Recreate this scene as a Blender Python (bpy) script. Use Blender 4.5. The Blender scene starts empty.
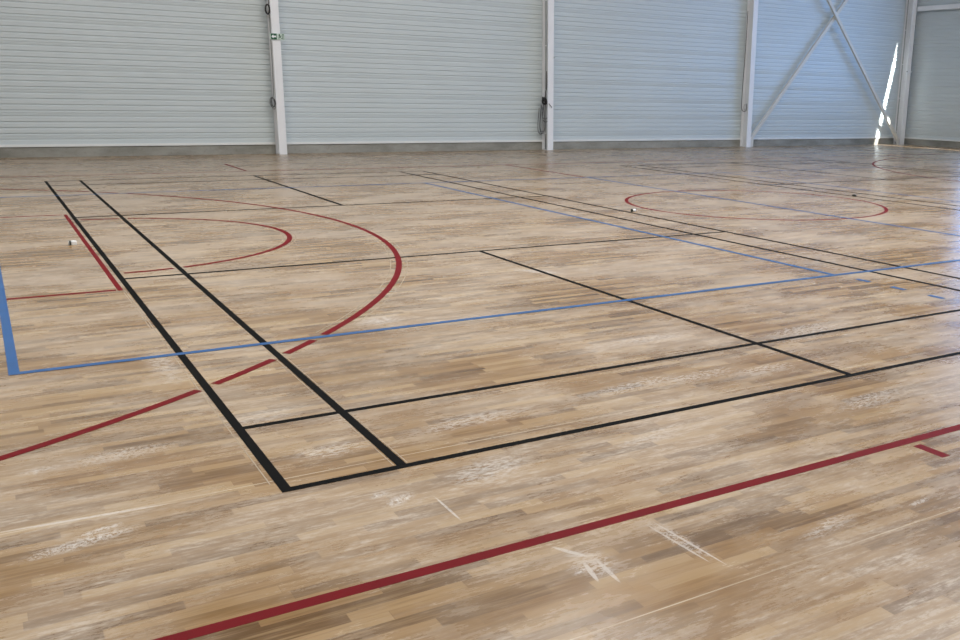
import bpy, bmesh, math, random
from mathutils import Matrix, Vector
random.seed(4)
sc = bpy.context.scene
COL = sc.collection

# ------------------------------------------------------------------ helpers
def link(o, parent=None):
    COL.objects.link(o)
    if parent is not None:
        o.parent = parent
        o.matrix_parent_inverse = Matrix.Translation(-Vector(parent.location))
    return o

class MB:
    """collects shapes (world coordinates) and links them as ONE mesh object"""
    def __init__(self): self.bm = bmesh.new()
    def box(self, x0, x1, y0, y1, z0, z1):
        v = [self.bm.verts.new(p) for p in ((x0,y0,z0),(x1,y0,z0),(x1,y1,z0),(x0,y1,z0),(x0,y0,z1),(x1,y0,z1),(x1,y1,z1),(x0,y1,z1))]
        for f in ((0,3,2,1),(4,5,6,7),(0,1,5,4),(1,2,6,5),(2,3,7,6),(3,0,4,7)):
            self.bm.faces.new([v[i] for i in f])
        return self
    def prism(self, pts, z0, z1):
        """closed outline pts [(x,y)] counter-clockwise, extruded z0..z1"""
        a = [self.bm.verts.new((x,y,z0)) for x,y in pts]; b = [self.bm.verts.new((x,y,z1)) for x,y in pts]
        n = len(pts)
        self.bm.faces.new(a[::-1]); self.bm.faces.new(b)
        for i in range(n): self.bm.faces.new((a[i],a[(i+1)%n],b[(i+1)%n],b[i]))
        return self
    def prism_y(self, pts, y0, y1):
        """outline in x,z extruded along y"""
        a = [self.bm.verts.new((x,y0,z)) for x,z in pts]; b = [self.bm.verts.new((x,y1,z)) for x,z in pts]
        n = len(pts)
        self.bm.faces.new(a); self.bm.faces.new(b[::-1])
        for i in range(n): self.bm.faces.new((a[(i+1)%n],a[i],b[i],b[(i+1)%n]))
        return self
    def sheet(self, prof, axis, a, b):
        """open profile [(d,z)] swept along x (axis 'x': d is y) or along y (axis 'y': d is x)"""
        if axis == 'x':
            p = [self.bm.verts.new((a,d,z)) for d,z in prof]; q = [self.bm.verts.new((b,d,z)) for d,z in prof]
        else:
            p = [self.bm.verts.new((d,a,z)) for d,z in prof]; q = [self.bm.verts.new((d,b,z)) for d,z in prof]
        for i in range(len(prof)-1): self.bm.faces.new((p[i],q[i],q[i+1],p[i+1]))
        return self
    def bar(self, p, q, w, d, up=(0,1,0)):
        """rectangular bar from p to q; d is its size along 'up'"""
        p, q, up = Vector(p), Vector(q), Vector(up)
        t = (q-p).normalized(); s = t.cross(up).normalized(); u = s.cross(t).normalized()
        c = [(-w/2,-d/2),(w/2,-d/2),(w/2,d/2),(-w/2,d/2)]
        A = [self.bm.verts.new(p+s*i+u*j) for i,j in c]; B = [self.bm.verts.new(q+s*i+u*j) for i,j in c]
        self.bm.faces.new(A[::-1]); self.bm.faces.new(B)
        for i in range(4): self.bm.faces.new((A[i],A[(i+1)%4],B[(i+1)%4],B[i]))
        return self
    def tube(self, pts, r, seg=8, closed=False):
        pts = [Vector(p) for p in pts]; n = len(pts); rings = []
        ref = Vector((0.31,0.9,0.2)).normalized()
        for i in range(n):
            if closed: t = pts[(i+1)%n]-pts[i-1]
            else: t = pts[min(i+1,n-1)]-pts[max(i-1,0)]
            t.normalize(); s = t.cross(ref).normalized(); u = s.cross(t).normalized()
            rings.append([self.bm.verts.new(pts[i]+(s*math.cos(k*2*math.pi/seg)+u*math.sin(k*2*math.pi/seg))*r) for k in range(seg)])
        m = n if closed else n-1
        for i in range(m):
            A, B = rings[i], rings[(i+1)%n]
            for k in range(seg): self.bm.faces.new((A[k],A[(k+1)%seg],B[(k+1)%seg],B[k]))
        if not closed:
            self.bm.faces.new(rings[0][::-1]); self.bm.faces.new(rings[-1])
        return self
    def build(self, name, m, parent=None, smooth=False, bevel=0):
        bmesh.ops.recalc_face_normals(self.bm, faces=self.bm.faces)
        me = bpy.data.meshes.new(name); self.bm.to_mesh(me); self.bm.free()
        me.materials.append(m)
        if smooth:
            for p in me.polygons: p.use_smooth = True
        o = bpy.data.objects.new(name, me); link(o, parent)
        if bevel:
            b = o.modifiers.new('bevel', 'BEVEL'); b.width = bevel; b.segments = 2; b.limit_method = 'ANGLE'
        return o

def tag(o, label, cat, group=None, kind=None):
    o['label'] = label; o['category'] = cat
    if group: o['group'] = group
    if kind: o['kind'] = kind
    return o
def thing(name, label, cat, loc, group=None):
    o = bpy.data.objects.new(name, None); o.empty_display_size = .1; o.location = loc
    COL.objects.link(o); return tag(o, label, cat, group)
def struct(o):
    o['kind'] = 'structure'; return o

# ------------------------------------------------------------------ materials
def srgb(r, g, b):
    f = lambda c: (c/255/12.92) if c/255 <= .04045 else ((c/255+.055)/1.055)**2.4
    return (f(r), f(g), f(b), 1)

class NT:
    def __init__(self, name):
        self.m = bpy.data.materials.new(name); self.m.use_nodes = True
        self.t = self.m.node_tree; self.bsdf = self.t.nodes['Principled BSDF']
        self._pos = None
    def n(self, ty, **kw):
        nd = self.t.nodes.new(ty)
        for k, v in kw.items(): setattr(nd, k, v)
        return nd
    def put(self, sock, v):
        if isinstance(v, bpy.types.NodeSocket): self.t.links.new(v, sock)
        else: sock.default_value = v
    def pos(self):
        if self._pos is None:
            g = self.n('ShaderNodeTexCoord'); self._pos = g.outputs['Object']
        return self._pos
    def math(self, op, a, b=0., c=None, clamp=False):
        nd = self.n('ShaderNodeMath', operation=op); nd.use_clamp = clamp
        self.put(nd.inputs[0], a); self.put(nd.inputs[1], b)
        if c is not None: self.put(nd.inputs[2], c)
        return nd.outputs[0]
    def sep(self, v):
        s = self.n('ShaderNodeSeparateXYZ'); self.put(s.inputs[0], v); return s.outputs
    def comb(self, x, y, z=0.):
        s = self.n('ShaderNodeCombineXYZ')
        for i, v in enumerate((x, y, z)): self.put(s.inputs[i], v)
        return s.outputs[0]
    def scale(self, v, s, loc=(0,0,0), rot=0.):
        mp = self.n('ShaderNodeMapping'); self.put(mp.inputs[0], v)
        mp.inputs['Scale'].default_value = s; mp.inputs['Location'].default_value = loc; mp.inputs['Rotation'].default_value = (0,0,rot)
        return mp.outputs[0]
    def noise(self, v, sc_, detail=4., rough=.55):
        nd = self.n('ShaderNodeTexNoise'); self.put(nd.inputs['Vector'], v)
        nd.inputs['Scale'].default_value = sc_; nd.inputs['Detail'].default_value = detail; nd.inputs['Roughness'].default_value = rough
        return nd.outputs[0]
    def white(self, v):
        nd = self.n('ShaderNodeTexWhiteNoise', noise_dimensions='3D'); self.put(nd.inputs['Vector'], v); return nd.outputs[0]
    def ramp(self, f, stops, interp='LINEAR'):
        nd = self.n('ShaderNodeValToRGB'); self.put(nd.inputs[0], f)
        r = nd.color_ramp; r.interpolation = interp
        while len(r.elements) < len(stops): r.elements.new(.5)
        for e, (p, c) in zip(r.elements, stops): e.position = p; e.color = c if len(c) == 4 else (*c, 1)
        return nd.outputs[0]
    def step(self, f, a, b):
        nd = self.n('ShaderNodeMapRange', interpolation_type='SMOOTHSTEP'); self.put(nd.inputs[0], f)
        nd.inputs[1].default_value = a; nd.inputs[2].default_value = b
        return nd.outputs[0]
    def mix(self, f, a, b, mode='MIX'):
        nd = self.n('ShaderNodeMix', data_type='RGBA', blend_type=mode)
        self.put(nd.inputs['Factor'], f); self.put(nd.inputs['A'], a); self.put(nd.inputs['B'], b)
        return nd.outputs['Result']
    def bump(self, h, strength, dist):
        nd = self.n('ShaderNodeBump'); self.put(nd.inputs['Height'], h)
        nd.inputs['Strength'].default_value = strength; nd.inputs['Distance'].default_value = dist
        self.t.links.new(nd.outputs[0], self.bsdf.inputs['Normal'])
    def set(self, **kw):
        for k, v in kw.items(): self.put(self.bsdf.inputs[k.replace('_', ' ')], v)
        return self.m

def paint(name, col, rough, var=.06, nscale=3., metallic=0., spec=.5):
    t = NT(name)
    f = t.noise(t.pos(), nscale, 5)
    a = tuple(max(0, c*(1-var)) for c in col[:3])+(1,); b = tuple(min(1, c*(1+var)) for c in col[:3])+(1,)
    c = t.ramp(f, [(.3, a), (.7, b)])
    return t.set(Base_Color=c, Roughness=rough, Metallic=metallic, Specular_IOR_Level=spec)

def make_floor():
    t = NT('wood_print_vinyl'); P = t.pos(); x, y, z = t.sep(P)
    W = .0525
    row = t.math('FLOOR', t.math('DIVIDE', y, W))
    rr = t.white(t.comb(row, 3.1, 7.7))
    ln = t.math('MULTIPLY_ADD', t.white(t.comb(row, 9.3, 1.1)), .16, .34)       # strip length differs per row
    u = t.math('DIVIDE', t.math('ADD', x, t.math('MULTIPLY', rr, 3.)), ln)
    cell = t.math('FLOOR', u)
    rnd = t.white(t.comb(row, cell, 2.2))
    base = t.ramp(rnd, [(0., FL[0]), (.3, FL[1]), (.55, FL[2]), (.8, FL[3]), (1., FL[4])])
    # grain: long along x, different per strip
    gp = t.comb(t.math('MULTIPLY', x, 2.2), t.math('MULTIPLY', y, 34.), t.math('MULTIPLY', rnd, 31.))
    grain = t.noise(gp, 1.6, 6, .62)
    c = t.mix(t.math('MULTIPLY', t.step(grain, .45, .72), .5), base, FL[5])
    c = t.mix(t.math('MULTIPLY', t.step(grain, .52, .28), .32), c, FL[6])
    warm = t.noise(t.comb(t.math('MULTIPLY', x, .8), t.math('MULTIPLY', y, 2.4), 4.), .9, 4)
    c = t.mix(t.math('MULTIPLY', t.step(warm, .45, .75), .25), c, FL[7])
    # dark joints between strips
    fy = t.math('FRACT', t.math('DIVIDE', y, W)); ex = t.math('FRACT', u)
    j = t.math('MAXIMUM', t.math('LESS_THAN', fy, .03), t.math('LESS_THAN', ex, .006))
    c = t.mix(t.math('MULTIPLY', j, .22), c, srgb(96, 74, 52))
    # pale welded seams between the vinyl sheets
    sy = t.math('ABSOLUTE', t.math('SUBTRACT', t.math('FRACT', t.math('DIVIDE', t.math('ADD', y, 1.40+.765), 1.53)), .5))
    seam = t.math('LESS_THAN', sy, .0017)
    sb = t.step(t.noise(t.comb(t.math('MULTIPLY', x, 1.), t.math('MULTIPLY', y, .5), 9.), 1.4, 3), .35, .6)
    c = t.mix(t.math('MULTIPLY', seam, t.math('MULTIPLY_ADD', sb, .5, .25)), c, srgb(214, 202, 180))
    # dust: soft clouds broken by fine strokes along and across the strips
    cloud = t.noise(t.comb(t.math('MULTIPLY', x, .75), t.math('MULTIPLY', y, 1.25), 0.), 1.1, 5, .6)
    cloud2 = t.noise(t.comb(t.math('MULTIPLY', x, 1.), t.math('MULTIPLY', y, 4.2), 5.), 3.6, 7, .7)
    fine = t.noise(t.comb(t.math('MULTIPLY', x, 1.), t.math('MULTIPLY', y, 2.5), 2.), 26., 6, .75)
    d = t.math('MULTIPLY', t.step(cloud, .36, .62), t.step(cloud2, .34, .70))
    d = t.math('MULTIPLY', d, t.step(fine, .30, .70))
    streak = t.noise(t.comb(t.math('MULTIPLY', x, 3.), t.math('MULTIPLY', y, 22.), 6.), 3.2, 6, .7)
    d = t.math('MULTIPLY', d, t.math('MULTIPLY_ADD', t.step(streak, .40, .62), 1.1, .35))
    d = t.math('MULTIPLY', d, .95)
    film = t.math('MULTIPLY', t.step(cloud, .32, .68), .34)
    d = t.math('ADD', d, film)
    c = t.mix(t.math('MINIMUM', d, .8), c, DUST); d0 = d; d = 0.
    # scuffs with a place of their own: cx, cy, rx, ry, rotation, strength, break-up scale
    speck = t.noise(P, 60., 6, .8); stroke = t.noise(t.scale(P, (1,1,1), rot=.6), 30., 5, .7)
    for cx, cy, rx, ry, ro, st, kind in SCUFF:
        co, si = math.cos(ro), math.sin(ro)
        dx = t.math('SUBTRACT', x, cx); dy = t.math('SUBTRACT', y, cy)
        a = t.math('MULTIPLY_ADD', dx, co/rx, t.math('MULTIPLY', dy, si/rx))
        b = t.math('MULTIPLY_ADD', dy, co/ry, t.math('MULTIPLY', dx, -si/ry))
        r = t.math('SQRT', t.math('MULTIPLY_ADD', a, a, t.math('MULTIPLY', b, b)))
        msk = t.step(r, 1.0, .2 if kind < 2 else .6)
        tex = t.step(speck if kind else fine, .42, .60) if kind < 2 else t.step(speck, .30, .52)
        d = t.math('MAXIMUM', d, t.math('MULTIPLY', t.math('MULTIPLY', msk, tex), st))
    d = t.math('MINIMUM', d, .92)
    c = t.mix(d, c, srgb(212,208,203)); d = t.math('MAXIMUM', d, d0)
    rough = t.math('ADD', t.math('MULTIPLY_ADD', t.noise(P, 5., 4), .10, .19), t.math('MULTIPLY', d, .16))
    t.bump(t.math('ADD', grain, t.math('MULTIPLY', t.noise(P, 9., 3), .8)), .06, .004)
    return t.set(Base_Color=c, Roughness=rough, Specular_IOR_Level=.5)

FL = [srgb(96,70,40), srgb(121,92,56), srgb(136,106,68), srgb(149,120,82), srgb(168,142,104), srgb(166,139,101), srgb(86,62,35), srgb(138,98,54)]
DUST = srgb(192,179,163)
SCUFF = [(-.66,-.07,.24,.055,.25,.85,1), (-.60,0.,.10,.03,.3,.9,1), (-.63,.13,.34,.010,-.077,.6,2), (-.45,.72,.30,.10,.1,.55,1), (-.74,.69,.10,.05,.2,.6,1),
 (.35,-.28,.10,.045,.5,.95,1), (.30,-.20,.06,.03,.5,.8,1), (.47,-.44,.135,.006,1.57,.6,2), (.76,-.19,.26,.15,.3,.6,0), (.95,.39,.40,.11,.1,.55,0), (.28,.34,.22,.12,0,.5,0),
 (.70,-1.07,.11,.13,.1,.5,0), (.68,-.96,.012,.09,.5,.6,2), (.665,-1.10,.011,.08,-.2,.6,2), (.715,-1.12,.010,.10,-.1,.6,2), (.70,-1.00,.07,.008,-.5,.5,2), (.64,-1.08,.05,.02,.4,.8,1),
 (1.04,-1.06,.05,.24,.05,.5,1), (1.055,-1.10,.006,.22,.05,.6,2), (1.02,-1.08,.006,.20,.05,.5,2), (1.57,-1.26,.22,.06,.2,.45,0), (2.02,-1.29,.09,.02,.1,.8,1),
 (2.33,.43,.38,.11,.1,.5,0), (2.68,.34,.35,.10,.1,.5,0), (3.05,3.5,.36,.09,-.9,.7,1), (2.85,-.33,.45,.12,.15,.5,0), (1.27,2.46,.22,.16,.3,.75,0), (-.28,11.4,.3,.2,0,.4,0),
 (1.9,.45,.5,.1,.1,.5,0), (3.6,.9,.6,.16,.1,.5,0), (-.1,2.0,.10,.5,0,.5,0), (0.15,.9,.22,.13,0,.45,0), (1.55,-.2,.3,.07,.2,.4,0), (2.5,1.2,.5,.12,0,.45,0)]

M = {}
M['floor'] = make_floor()
M['black'] = paint('black_line_tape', srgb(12,12,12), .65, .15, 6., spec=.05)
M['red'] = paint('red_line_tape', srgb(106,13,21), .6, .10, 6., spec=.1)
M['blue'] = paint('blue_line_tape', srgb(36,86,142), .4, .08, 6., spec=.35)
M['glue'] = paint('pale_glue_residue', srgb(158,143,122), .6, .08, 20.)
M['clad'] = paint('grey_white_cladding_lacquer', srgb(200,210,213), .33, .02, .7, spec=.6)
M['steel'] = paint('white_painted_steel', srgb(234,237,240), .42, .03, 2.)
M['brace'] = paint('grey_white_painted_tube', srgb(214,212,204), .45, .03, 2.)
M['flash'] = paint('white_drip_flashing', srgb(226,230,230), .4, .02, 2.)
M['galv'] = paint('galvanised_conduit', srgb(168,172,174), .4, .08, 8., metallic=.3)
M['cable'] = paint('black_cable_rubber', srgb(22,23,25), .5, .1, 10.)
M['greycable'] = paint('grey_cable_sheath', srgb(96,100,104), .5, .15, 14.)
M['white'] = paint('white_plastic', srgb(236,240,242), .35, .02, 8.)
M['dark'] = paint('dark_plastic', srgb(34,42,40), .45, .1, 12.)
M['green'] = paint('safety_green_plastic', srgb(10,84,58), .4, .03, 8.)
M['pale'] = paint('pale_green_acrylic', srgb(196,214,204), .3, .03, 8.)
def concrete():
    t = NT('raw_concrete'); P = t.pos()
    n1 = t.noise(t.scale(P, (.6,.6,1.5)), 1.6, 6, .6); n2 = t.noise(P, 16., 5, .7)
    c = t.ramp(n1, [(.28, srgb(112,112,104)), (.5, srgb(146,146,139)), (.72, srgb(172,172,166))])
    c = t.mix(t.math('MULTIPLY', t.step(n2, .5, .75), .4), c, srgb(110,104,94))
    t.bump(n2, .3, .01)
    return t.set(Base_Color=c, Roughness=.85)
M['concrete'] = concrete()
M['roof'] = paint('white_roof_deck', srgb(206,206,204), .6, .03, .5)
M['plaster'] = paint('pale_wall_lining', srgb(200,198,194), .7, .03, .5)

# ------------------------------------------------------------------ the hall
XL, XR, YF, YB, H = -9.0, 25.8, -6.2, 18.85, 10.6
struct(MB().box(XL-.3, XR+.3, YF-.3, YB+.4, -.3, 0).build('floor', M['floor']))

def clad_profile(z0, z1, d0, s):
    """cassette cladding: trays 0.45 m high with a groove every third; s = direction into the wall"""
    pts = [(d0, z0)]; k = math.floor((z0-.25)/.45)
    def add(d, z):
        if z0 < z < z1: pts.append((d0+s*d, z))
    g, gd = .015, .017
    while .25+.45*k < z1:
        b = .25+.45*k
        for q, zz in enumerate((.095, .2075, .32, .4325)):
            lo = .002 if q == 1 else 0.   # the band between the two lowest grooves is folded like a saw-tooth
            hi = .006 if q == 0 else 0.
            add(lo, b+zz-g-.004); add(gd, b+zz-g+.002); add(gd, b+zz+g-.002); add(hi, b+zz+g+.004)
            if q == 0:                    # joint between two trays in the middle of the set-back band
                m = b+zz+.056
                add(.002, m-.006); add(.012, m-.003); add(.012, m+.002); add(.006, m+.006)
        k += 1
    pts.append((d0, z1)); return pts
struct(MB().sheet(clad_profile(.25, H, YB, 1), 'x', XL, XR).build('wall_back', M['clad']))
JY, JB, A0, A1, B0, B1, WY = 16.0, 16.25, 4.66, 6.1, 1.4, 3.9, 2.0
w = MB()
w.sheet(clad_profile(.25, H, XR, 1), 'y', JB, YB).sheet(clad_profile(B1, H, XR, 1), 'y', JY, JB)
w.sheet(clad_profile(.25, B0, XR, 1), 'y', WY, JB).sheet(clad_profile(B1, A0, XR, 1), 'y', WY, JY).sheet(clad_profile(A1, H, XR, 1), 'y', WY, JY)
w.sheet(clad_profile(.25, H, XR, 1), 'y', YF, WY)
struct(w.build('wall_right', M['clad']))
struct(MB().box(XL-.2, XL, YF, YB, 0, H).build('wall_left', M['plaster']))
struct(MB().box(XL, XR, YF-.2, YF, 0, H).build('wall_front', M['plaster']))
struct(MB().box(XL-.2, XR+.05, YF-.2, YB+.2, H, H+.3).build('ceiling', M['roof']))
struct(MB().box(XL, XR, YB+.005, YB+.25, 0, .21).build('baseboard_back', M['concrete']))
struct(MB().box(XR+.005, XR+.25, YF, YB, 0, .21).build('baseboard_right', M['concrete']))
struct(MB().prism([(XL,YB-.022),(XR-.02,YB-.022),(XR-.02,YB+.02),(XL,YB+.02)], .205, .255).build('trim_1', M['flash']))
struct(MB().box(XR-.022, XR+.02, YF, YB-.02, .205, .255).build('trim_2', M['flash']))
# slim frame of the window band high in the right wall
def window(name, z0, z1, JY):
    f = MB()
    f.box(XR-.01, XR+.015, WY, JY, z0, z0+.03).box(XR-.01, XR+.015, WY, JY, z1-.03, z1)
    n = 6
    for i in range(n+1):
        y = WY+.02+(JY-WY-.04)*i/n
        f.box(XR-.01, XR+.015, y-.02, y+.02, z0+.03, z1-.03)
    return struct(f.build(name, M['steel']))
window('window_1', A0, A1, JY); window('window_2', B0, B1, JB)
# unseen slab added outside to keep the sun off the lower windows
struct(MB().box(XR+.02, XR+1.1, WY-1, JY+2.5, B1+.18, B1+.22).build('sun_block_slab', M['flash']))

# ------------------------------------------------------------------ steel frame along the back wall
def column(cx, label, yf=18.545, wd=.172):
    d = YB-.012-yf
    t = thing('steel_column', label, 'steel column', (cx, yf+d/2, 0), 'white steel columns along the back wall')
    h = wd/2
    MB().box(cx-h, cx+h, yf, yf+.014, 0, H-.02).build('flange', M['steel'], t)
    MB().box(cx-h, cx+h, yf+d-.014, yf+d, 0, H-.02).build('flange', M['steel'], t)
    MB().box(cx-.006, cx+.006, yf+.014, yf+d-.014, 0, H-.02).build('web', M['steel'], t)
    p = MB().box(cx-.075, cx-.006, yf+.02, yf+d-.02, 0.001, .018).box(cx+.006, cx+.075, yf+.02, yf+d-.02, 0.001, .018)
    p.build('base_plate', M['steel'], t)
    return t
c1 = column(4.915, 'white steel column with the green exit sign and a black cable coil')
c2 = column(11.77, 'white steel column with the tangled black cables hanging on its left side')
c3 = column(18.635, 'white steel column where the rising left end of the cross bracing starts')
c4 = column(25.56, 'white steel column in the far corner beside the sunlit patch', wd=.20)

def conduit(x, y, z0, z1, r, label):
    o = thing('cable_conduit', label, 'conduit', (x, y, z0))
    MB().tube([(x,y,z0+(z1-z0)*i/12) for i in range(13)], r, 10).build('pipe', M['galv'], o, True)
    z = z0+.4
    while z < z1:
        MB().box(x-r-.006, x+r+.006, y-r-.004, y+r+.004, z, z+.025).build('clip', M['steel'], o); z += 1.1
    return o
conduit(11.725, 18.72, .02, 9.5, .016, 'thin grey conduit running up the column with the tangled cables')
conduit(25.47, 18.76, .02, 9.5, .016, 'thin grey conduit running up the corner column')
# small clamp and small bracket
k = thing('pipe_clamp', 'small pale clamp on the corner column above the sunlit patch', 'clamp', (25.5, 18.535, 2.4))
MB().box(25.40, 25.70, 18.53, 18.5449, 2.38, 2.42).build('strap', M['steel'], k)
MB().tube([(25.44,18.528,2.40),(25.44,18.505,2.40)], .02, 10).build('bolt', M['galv'], k)
k = thing('wall_hook', 'tiny hook on the front of the column with the tangled cables', 'hook', (11.845, 18.54, 2.33))
MB().box(11.83, 11.858, 18.535, 18.545, 2.31, 2.36).build('plate', M['steel'], k)
MB().tube([(11.845,18.535,2.335),(11.845,18.50,2.33),(11.86,18.49,2.345),(11.875,18.50,2.35)], .008, 6).build('hook_pin', M['galv'], k)

def brace(p, q, y, label, size):
    t = thing('diagonal_brace', label, 'brace', (p[0], y, p[1]), 'cross bracing by the far corner')
    P, Q = Vector((p[0],y,p[1])), Vector((q[0],y,q[1]))
    MB().bar(P, Q, size, .075).build('tube', M['brace'], t)
    dr = (Q-P).normalized()
    for a_, b_ in ((P-dr*.10, P+dr*.16), (Q-dr*.16, Q+dr*.10)):      # plates behind the tube ends
        off = Vector((0,.0455,0))
        MB().bar(a_+off, b_+off, .15, .014).build('gusset_plate', M['steel'], t)
    MB().box(P.x-.06, P.x+.06, y-.05, y-.0385, .001, P.z+.02).build('foot_bracket', M['brace'], t)
    return t
s1 = (4.48-.29)/(22.51-18.90)
brace((18.86,.25), (25.3,.25+(25.3-18.86)*s1), 18.70, 'white diagonal brace rising to the right, behind the other brace', .10)
s2 = (4.41-.19)/(21.58-25.32)
brace((25.32,.19), (18.80,.19+(18.80-25.32)*s2), 18.57, 'white diagonal brace rising to the left, in front of the other brace', .095)

b = thing('horizontal_beam', 'white horizontal beam fixed across the right wall', 'beam', (XR-.1, 12, 4.3))
MB().box(XR-.16, XR-.032, WY, 18.5, 4.455, 4.47).box(XR-.16, XR-.032, WY, 18.5, 4.33, 4.345).build('flange', M['steel'], b)
MB().box(XR-.16, XR-.148, WY, 18.5, 4.345, 4.455).build('web', M['steel'], b)

# ------------------------------------------------------------------ exit sign
sg = thing('exit_sign', 'green and white emergency exit sign on the leftmost column', 'exit sign', (4.93, 18.535, 2.52))
X0, X1, Z0, Z1, YS = 4.775, 5.085, 2.455, 2.585, 18.515
MB().box(X0, X1, YS, YS+.028, Z0, Z1).build('panel', M['pale'], sg, bevel=.004)
MB().box(X0+.022, X0+.145, YS-.003, YS, Z0+.004, Z1-.004).build('arrow_field', M['green'], sg)
cz = (Z0+Z1)/2; ax = X0+.032
MB().prism_y([(ax, cz), (ax+.042, cz-.042), (ax+.042, cz-.017), (ax+.10, cz-.017), (ax+.10, cz+.017), (ax+.042, cz+.017), (ax+.042, cz+.042)], YS-.006, YS-.003).build('arrow', M['white'], sg)
r = MB(); rx = X0+.205                                   # running figure and doorway
r.tube([(rx-.004,YS-.0015,cz+.046),(rx-.004,YS-.004,cz+.046)], .011, 12)
def limb(p, q, wd): r.bar((rx+p[0],YS-.002,cz+p[1]), (rx+q[0],YS-.002,cz+q[1]), wd, .004)
limb((.000,.032),(.008,-.006),.020); limb((.006,-.004),(-.018,-.022),.012); limb((-.018,-.022),(-.014,-.048),.010)
limb((.008,-.006),(.026,-.024),.012); limb((.026,-.024),(.044,-.040),.010); limb((.000,.028),(-.026,.014),.009); limb((.004,.026),(.026,.008),.009); limb((.026,.008),(.040,.016),.008)
r.build('running_figure', M['green'], sg)
MB().box(X0+.258, X0+.268, YS-.003, YS, Z0+.012, Z1-.012).box(X0+.268, X0+.296, YS-.003, YS, Z1-.022, Z1-.012).box(X0+.288, X0+.296, YS-.003, YS, Z0+.012, Z1-.022).build('doorway', M['green'], sg)

# ------------------------------------------------------------------ cables on the columns
def ring(cx, y, cz, a, b, tilt=0., n=28, dy=.0, ph=0.):
    out = []
    for i in range(n):
        t = 2*math.pi*i/n+ph
        x, z = a*math.cos(t), b*math.sin(t)
        out.append((cx+x*math.cos(tilt)-z*math.sin(tilt), y+dy*math.sin(2*t), cz+x*math.sin(tilt)+z*math.cos(tilt)))
    return out
o = thing('cable_coil', 'black coil of cable high on the column with the exit sign', 'cable', (4.80, 18.66, 3.09))
for i in range(4): MB().tube(ring(4.800+random.uniform(-.006,.006), 18.625+.020*i, 3.085+random.uniform(-.01,.01), .044, .098, random.uniform(-.05,.05)), .009, 8, True).build('loop', M['cable'], o, True)
MB().tube([(4.825,18.66,3.18),(4.84,18.68,3.3),(4.842,18.69,3.6),(4.84,18.69,4.4)], .007, 6).build('lead', M['cable'], o, True)
MB().box(4.828, 4.90, 18.65, 18.69, 3.155, 3.175).build('hook', M['galv'], o)

o = thing('cable_coil', 'loose grey tangle of wire low on the column with the exit sign', 'cable', (4.79, 18.66, 1.12))
for i in range(6): MB().tube(ring(4.785+random.uniform(-.014,.012), 18.62+.018*i, 1.12+random.uniform(-.02,.02), .05+random.uniform(-.018,.008), .115+random.uniform(-.03,.012), random.uniform(-.05,.22), dy=.01), .0048, 6, True).build('loop', M['greycable'], o, True)
MB().tube([(4.80,18.67,1.22),(4.82,18.69,1.36),(4.835,18.70,1.9),(4.838,18.70,2.98)], .005, 6).build('lead', M['greycable'], o, True)

o = thing('cable_bundle', 'black cable lump with grey loops hanging on the second column', 'cable', (11.66, 18.66, 1.25))
for i in range(7): MB().tube(ring(11.655+random.uniform(-.012,.012), 18.60+.018*i, 1.255+random.uniform(-.012,.012), .042+random.uniform(-.012,.008), .10+random.uniform(-.03,.012), random.uniform(-.25,.25), dy=.012), .0105, 8, True).build('coil', M['cable'], o, True)
MB().tube([(11.67,18.66,1.34),(11.69,18.66,1.46),(11.715,18.66,1.58),(11.722,18.665,1.72),(11.722,18.68,2.0)], .009, 6).build('lead', M['cable'], o, True)
MB().tube([(11.69,18.60,1.24),(11.73,18.53,1.17),(11.775,18.52,1.12),(11.80,18.525,1.09)], .008, 6).build('tail', M['cable'], o, True)
def hang(x0, z0, x1, z1, zb, y, n=18):
    pts = []
    for i in range(n+1):
        t = i/n; z = z0+(z1-z0)*t; s = math.sin(math.pi*t)**.7
        pts.append((x0+(x1-x0)*(t*t*(3-2*t))-.05*math.sin(2*math.pi*t), y, z*(1-s)+zb*s))
    return pts
for a_ in ((11.60,1.19,11.72,1.18,.80,18.63),(11.63,1.17,11.745,1.2,.72,18.655),(11.565,1.15,11.64,1.16,.42,18.68),(11.52,1.08,11.60,1.12,.40,18.70),(11.60,1.15,11.66,1.15,.46,18.72)):
    MB().tube(hang(*a_), .0075, 6).build('hanging_loop', M['greycable'], o, True)
MB().tube(ring(11.575, 18.71, .45, .04, .03), .007, 6, True).build('end_loop', M['greycable'], o, True)

o = thing('wire_loop', 'thin dark wire with a loop at its end on the bracing column', 'wire', (18.44, 18.66, 1.1))
MB().tube([(18.47,18.70,3.9),(18.462,18.70,3.2),(18.44,18.69,2.5),(18.41,18.685,1.8),(18.395,18.68,1.35),(18.395,18.68,1.17),(18.42,18.675,1.09),(18.47,18.67,1.045),(18.53,18.665,1.04),(18.575,18.66,1.07),(18.585,18.66,1.16),(18.58,18.66,1.27)], .0085, 8).build('wire', M['cable'], o, True)
MB().tube(ring(18.52, 18.655, 1.16, .05, .085), .005, 6, True).build('loop', M['greycable'], o, True)

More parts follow.
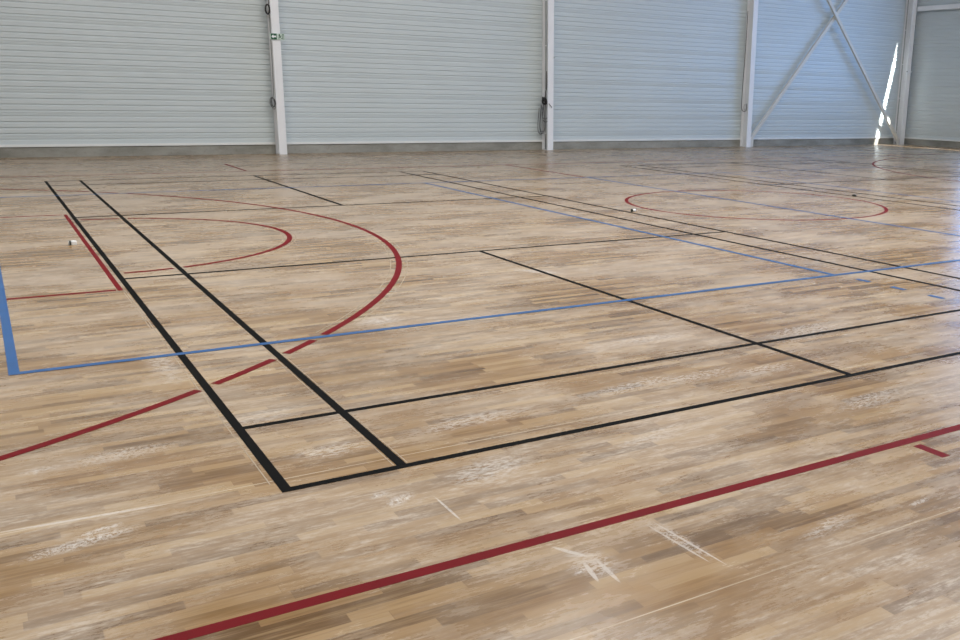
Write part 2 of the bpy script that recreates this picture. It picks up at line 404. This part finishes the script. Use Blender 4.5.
# ------------------------------------------------------------------ small things on the floor
o = thing('floor_box', 'tiny white box with a dark end near the red corner line', 'box', (-.165, 6.68, 0))
MB().box(-.168, -.122, 6.62, 6.69, 0, .036).build('body', M['white'], o, bevel=.003)
MB().box(-.184, -.1682, 6.623, 6.687, .001, .035).build('end_cap', M['dark'], o)
MB().box(-.191, -.1842, 6.63, 6.68, .004, .030).build('tab', M['white'], o)
o = thing('tape_roll', 'tiny black and white roll beside the red centre circle', 'tape roll', (6.21, 6.62, 0))
MB().tube([(6.14,6.62,.020),(6.155,6.62,.020)], .020, 16).build('core', M['dark'], o)
MB().tube([(6.1555,6.62,.019),(6.20,6.62,.019)], .018, 16).build('roll', M['white'], o, True)
o = thing('puck', 'small dark cap lying beyond the red centre circle', 'puck', (10.56, 6.9, 0))
MB().tube([(10.56,6.9,.001),(10.56,6.9,.016)], .036, 16).build('disc', M['dark'], o)
MB().tube([(10.56,6.9,.0165),(10.56,6.9,.024)], .014, 12).build('knob', M['dark'], o)

# ------------------------------------------------------------------ court lines
TH = .0012
LINES = []   # name dict
def seg(label, color, axis, c, a, b, wd, prio, cutcol=None, splits=None):
    LINES.append(dict(label=label, color=color, axis=axis, lo=c-wd/2, hi=c+wd/2, a=a, b=b, p=prio, splits=splits))
K, R_, B_ = 'black', 'red', 'blue'
# near badminton court: x 0..6.12, y 0..13.42
seg('thick black line from the near left corner up to the far end, outermost', K, 'y', .02, 0, 13.42, .04, 5)
seg('long black line just right of the outermost black line', K, 'y', .48, .04, 13.42, .04, 5)
seg('black line running right from the nearest black corner across the floor', K, 'x', .02, .04, 6.12, .04, 4)
seg('black line second nearest, parallel to the nearest black line', K, 'x', .79, .04, 6.12, .04, 3)
seg('black diagonal line crossing the two nearest black lines', K, 'y', 3.06, .04, 4.664, .04, 5)
seg('thin black line across mid court under the big red arc', K, 'x', 4.684, .04, 6.12, .05, 4)
seg('thin dark line across the court touching the start of the far black diagonal', K, 'x', 8.72, .04, 6.12, .058, 4)
seg('short black diagonal beyond the big red arc, pointing at the leftmost column', K, 'y', 3.06, 8.74, 13.38, .05, 5)
seg('faint dark line just this side of the farthest line of the near black court', K, 'x', 12.64, .04, 6.12, .058, 3)
seg('faint dark line closing the far end of the near black court', K, 'x', 13.40, .04, 6.12, .058, 4)
seg('long black line beside the blue cross line, left one of a close pair', K, 'y', 5.64, .04, 13.42, .05, 5)
seg('long black line right one of the close pair in mid floor', K, 'y', 6.09, 0, 13.42, .05, 5)
# second badminton court, beyond the red centre circle
seg('thin dark line behind the red circle, left one of the far pair', K, 'y', 10.53, 0, 13.42, .058, 5)
seg('thin dark line behind the red circle, right one of the far pair', K, 'y', 10.98, .04, 13.42, .058, 5)
seg('faint dark cross line meeting the far pair, left of the far red arc', K, 'x', 8.86, 10.55, 16.6, .058, 4)
seg('faint dark line closing the far black court before the bracing', K, 'x', 13.40, 10.55, 16.6, .058, 4)
seg('faint dark line just before the end of the far black court', K, 'x', 12.64, 10.55, 16.6, .058, 3)
seg('faint dark middle line of the far black court', K, 'y', 13.56, 8.88, 13.38, .058, 5)
seg('faint dark line near the far red arc, left one of two', K, 'y', 16.12, 4., 13.42, .058, 5)
seg('faint dark line near the far red arc, right one of two', K, 'y', 16.58, 4., 13.42, .058, 5)
# volleyball court: x -0.80..17.3, y 2.18..11.22
seg('blue line running from the left blue corner to the right edge', B_, 'x', 2.205, -.75, 17.3, .05, 9)
seg('thick blue line at the left edge ending in a corner', B_, 'y', -.775, 2.18, 11.24, .05, 9)
seg('thin blue line beside the close pair of black lines', B_, 'y', 5.22, 2.23, 11.19, .05, 9)
seg('faint blue-grey far side line before the back wall', B_, 'x', 11.215, -.75, 17.3, .05, 8)
seg('blue line passing through the red centre circle', B_, 'y', 8.33, 2.23, 11.19, .05, 9)
seg('faint blue line just beyond the far pair of dark lines', B_, 'y', 11.50, 2.23, 11.19, .05, 9)
for i, (a, b, lab) in enumerate(((1.85, 1.99, 'short blue dash nearest the long blue line'), (1.48, 1.62, 'middle one of the three short blue dashes'), (1.11, 1.25, 'short blue dash nearest the right edge'))):
    seg(lab, B_, 'y', 5.255, a, b, .05, 9)
# basketball court
seg('wide red line across the bottom of the picture', R_, 'x', -.83, -5.7, 22.3, .05, 1)
seg('short red tick below the wide red line at the right', R_, 'y', 2.495, -1.04, -.885, .05, 1)
seg('short red line beside the black outermost line, left of the inner red arc', R_, 'y', -.043, 4.225, 9.05, .036, 1)
seg('thin red line running left from the lower red corner', R_, 'x', 4.25, -5.7, -.07, .05, 1)
seg('thin red line running left from the upper red corner', R_, 'x', 9.03, -5.7, -.07, .05, 1)
seg('faint dark red line along the far side of the floor', R_, 'x', 14.33, -5.7, 22.3, .05, 1)
seg('dark red line leading to the blue line through the circle', R_, 'y', 8.30, 11.24, 14.305, .05, 1)
seg('short dark line near the back wall, left of the leftmost column', R_, 'y', 3.165, 14.4, 16.15, .05, 1)

ARCS = [  # label, cx, cy, r, angle0, angle1
 ('big red arc sweeping across the left half of the floor', -4.06, 6.715, 6.63, -62, 60),
 ('smaller red arc inside the big red arc', .005, 6.71, 1.775, -88, 88),
 ('red centre circle in the right half of the floor', 8.36, 6.76, 1.82, 0, 360),
 ('far red arc near the sunlit corner', 21.05, 7.2, 6.45, 100, 232)]

def rect(l):
    return (l['lo'], l['hi'], l['a'], l['b']) if l['axis'] == 'y' else (l['a'], l['b'], l['lo'], l['hi'])
GROUP = {'black': 'black court lines', 'red': 'red court lines', 'blue': 'blue court lines'}
def layer(k): return .0007*k, .0007*k+.0006        # tapes that cross lie one over the other
for l in LINES:
    k = 2 if l['p'] >= 8 else 1 if l['p'] == 5 else 0
    z0, z1 = layer(k); mb = MB()
    if l['axis'] == 'x': mb.box(l['a'], l['b'], l['lo'], l['hi'], z0, z1)
    else: mb.box(l['lo'], l['hi'], l['a'], l['b'], z0, z1)
    tag(mb.build('court_line', M[l['color']]), l['label'], 'court line', GROUP[l['color']])

def arc_pieces(cx, cy, r, a0, a1, wd, z0, z1, cutter=(), mg=.022):
    """the curved tape, one MB per unbroken piece (it stops short of the lines in cutter)"""
    n = int(abs(a1-a0)*10); runs = [[]]
    full = abs(a1-a0) >= 360
    for i in range(n if full else n+1):
        t = math.radians(a0+(a1-a0)*i/n); x, y = cx+r*math.cos(t), cy+r*math.sin(t)
        if any(u0-mg < x < u1+mg and v0-mg < y < v1+mg for u0, u1, v0, v1 in cutter):
            if runs[-1]: runs.append([])
        else: runs[-1].append(t)
    out = []
    for run in runs:
        if len(run) < 2: continue
        mb = MB(); bm = mb.bm; L = []
        for t in run:
            c, s = math.cos(t), math.sin(t)
            L.append([bm.verts.new((cx+q*c, cy+q*s, z)) for q, z in ((r-wd/2,z0),(r+wd/2,z0),(r+wd/2,z1),(r-wd/2,z1))])
        m = len(L)
        for k in range(m if full else m-1):
            A, B = L[k], L[(k+1)%m]
            for e in range(4): bm.faces.new((A[e], A[(e+1)%4], B[(e+1)%4], B[e]))
        if not full: bm.faces.new(L[0][::-1]); bm.faces.new(L[-1])
        out.append(mb)
    return out
cutter = [rect(l) for l in LINES if (l['color'] == 'black' and l['axis'] == 'y' and l['a'] < 4.) or l['color'] == 'blue']
for i, (lab, cx, cy, r, a0, a1) in enumerate(ARCS):
    z0, z1 = layer((1, 1, 0, 3)[i])
    ps = arc_pieces(cx, cy, r, a0, a1, .05, z0, z1, cutter if i < 2 else ())
    if len(ps) == 1: tag(ps[0].build('court_line', M['red']), lab, 'court line', GROUP['red'])
    else:
        t = thing('court_line', lab, 'court line', (cx+r, cy, 0), GROUP['red'])
        for q in ps: q.build('tape_strip', M['red'], t)

# faint glue left beside and between the lines
G = .0005
def glue(label, parts, at):
    if len(parts) == 1: tag(parts[0].build('glue_streak', M['glue']), label, 'glue mark'); return
    t = thing('glue_streak', label, 'glue mark', at)
    for q in parts: q.build('residue_strip', M['glue'], t)
glue('pale glue streak running from the mid black line toward the far black diagonal', [MB().box(3.055, 3.065, 4.72, 8.69, 0, G)], None)
glue('pale glue streak along the left side of the outermost black line', [MB().box(-.022, -.017, .1, 2.15, 0, G), MB().box(-.019, -.013, 2.26, 4.2, 0, G), MB().box(-.034, -.028, 2.9, 4.15, 0, G)], (-.02, 2, 0))
glue('pale glue streaks on both sides of the second long black line', [MB().box(.449, .453, .05, 2.1, 0, G), MB().box(.507, .511, .05, 2.1, 0, G), MB().box(.452, .456, 2.3, 8., 0, G)], (.48, 2, 0))
glue('pale glue spot at the far end of the outermost black line', [MB().box(-.02, .05, 13.5, 13.75, 0, G)], None)
glue('pale glue spot at the far end of the second long black line', [MB().box(.44, .50, 13.5, 13.75, 0, G)], None)
al = [rect(l) for l in LINES]
glue('pale glue rim along both sides of the big red arc', arc_pieces(-4.06, 6.715, 6.56, -42, 8, .007, 0, G, al, .01)+arc_pieces(-4.06, 6.715, 6.70, -40, 8, .007, 0, G, al, .01), (2.5, 6.7, 0))
glue('pale glue rim along both sides of the smaller red arc', arc_pieces(.005, 6.71, 1.715, -40, 60, .010, 0, G, al, .01)+arc_pieces(.005, 6.71, 1.835, -40, 60, .010, 0, G, al, .01), (1.8, 6.7, 0))

# ------------------------------------------------------------------ unseen lamps added under the roof as neutral fill, sky and sun
def fill_light(x, y):
    t = thing('fill_light', 'long white fill lamp added out of view under the hall roof', 'lamp', (x, y, H-.4), 'added fill lamps under the roof')
    MB().box(x-.75, x+.75, y-.2, y+.2, H-.42, H-.34).build('housing', M['steel'], t)
    for e in (-.5, .5): MB().tube([(x+e,y,H-.34),(x+e,y,H-.005)], .01, 6).build('hanger', M['steel'], t)
    L = bpy.data.lights.new('lamp', 'AREA'); L.shape = 'RECTANGLE'; L.size = 1.4; L.size_y = .36
    L.energy = FILL; L.color = FILLC
    o = bpy.data.objects.new('lamp', L); link(o); o.location = (x, y, H-.425)
    return t
FILL, FILLC = 285, (1., .985, .965)
for x, y in ((-1., 1.), (-1., 5.), (-1., 9.), (6., 1.), (6., 5.), (7.5, 9.4), (12., 0.), (12., 4.5), (18., 0.), (18., 4.)): fill_light(x, y)

for z0, z1, JY in ((A0, A1, JY), (B0, B1, JB)):          # sample the sky through the windows
    L = bpy.data.lights.new('portal', 'AREA'); L.shape = 'RECTANGLE'; L.size = z1-z0; L.size_y = JY-WY
    L.cycles.is_portal = True
    o = bpy.data.objects.new('portal', L); COL.objects.link(o)
    o.location = (XR+.03, (WY+JY)/2, (z0+z1)/2); o.rotation_euler = (0, math.pi/2, 0)

S = bpy.data.lights.new('sun', 'SUN'); S.energy = 22; S.angle = math.radians(.55); S.color = (1., .98, .95)
so = bpy.data.objects.new('sun', S); COL.objects.link(so)
d = Vector((-1, 5.2, -4.7)); so.rotation_euler = d.to_track_quat('-Z', 'Y').to_euler(); so.location = (30, -20, 40)

wd_ = bpy.data.worlds.new('sky'); sc.world = wd_; wd_.use_nodes = True
bg = wd_.node_tree.nodes['Background']; bg.inputs[0].default_value = (.25, .50, 1., 1); bg.inputs[1].default_value = 3.9

# ------------------------------------------------------------------ camera
cam = bpy.data.cameras.new('camera'); co = bpy.data.objects.new('camera', cam); COL.objects.link(co); sc.camera = co
f, u0, v0 = 945.97, 612.28, 330.78
cam.sensor_fit = 'HORIZONTAL'; cam.sensor_width = 36; cam.lens = f*36/960
cam.shift_x = (480-u0)/960; cam.shift_y = (v0-320)/960
cam.clip_end = 200
Rm = Matrix.Rotation(-.5889107, 4, 'Z') @ Matrix.Rotation(1.3254909, 4, 'X') @ Matrix.Rotation(.0219031, 4, 'Z')
co.matrix_world = Matrix.Translation((-.80436, -3.39421, 1.46924)) @ Rm

sc.view_settings.view_transform = 'Standard'; sc.view_settings.look = 'None'; sc.view_settings.gamma = 1
sc.view_settings.use_curve_mapping = False; sc.view_settings.exposure = .1
sc.cycles.use_denoising = True
sc.cycles.max_bounces = 8; sc.cycles.diffuse_bounces = 5
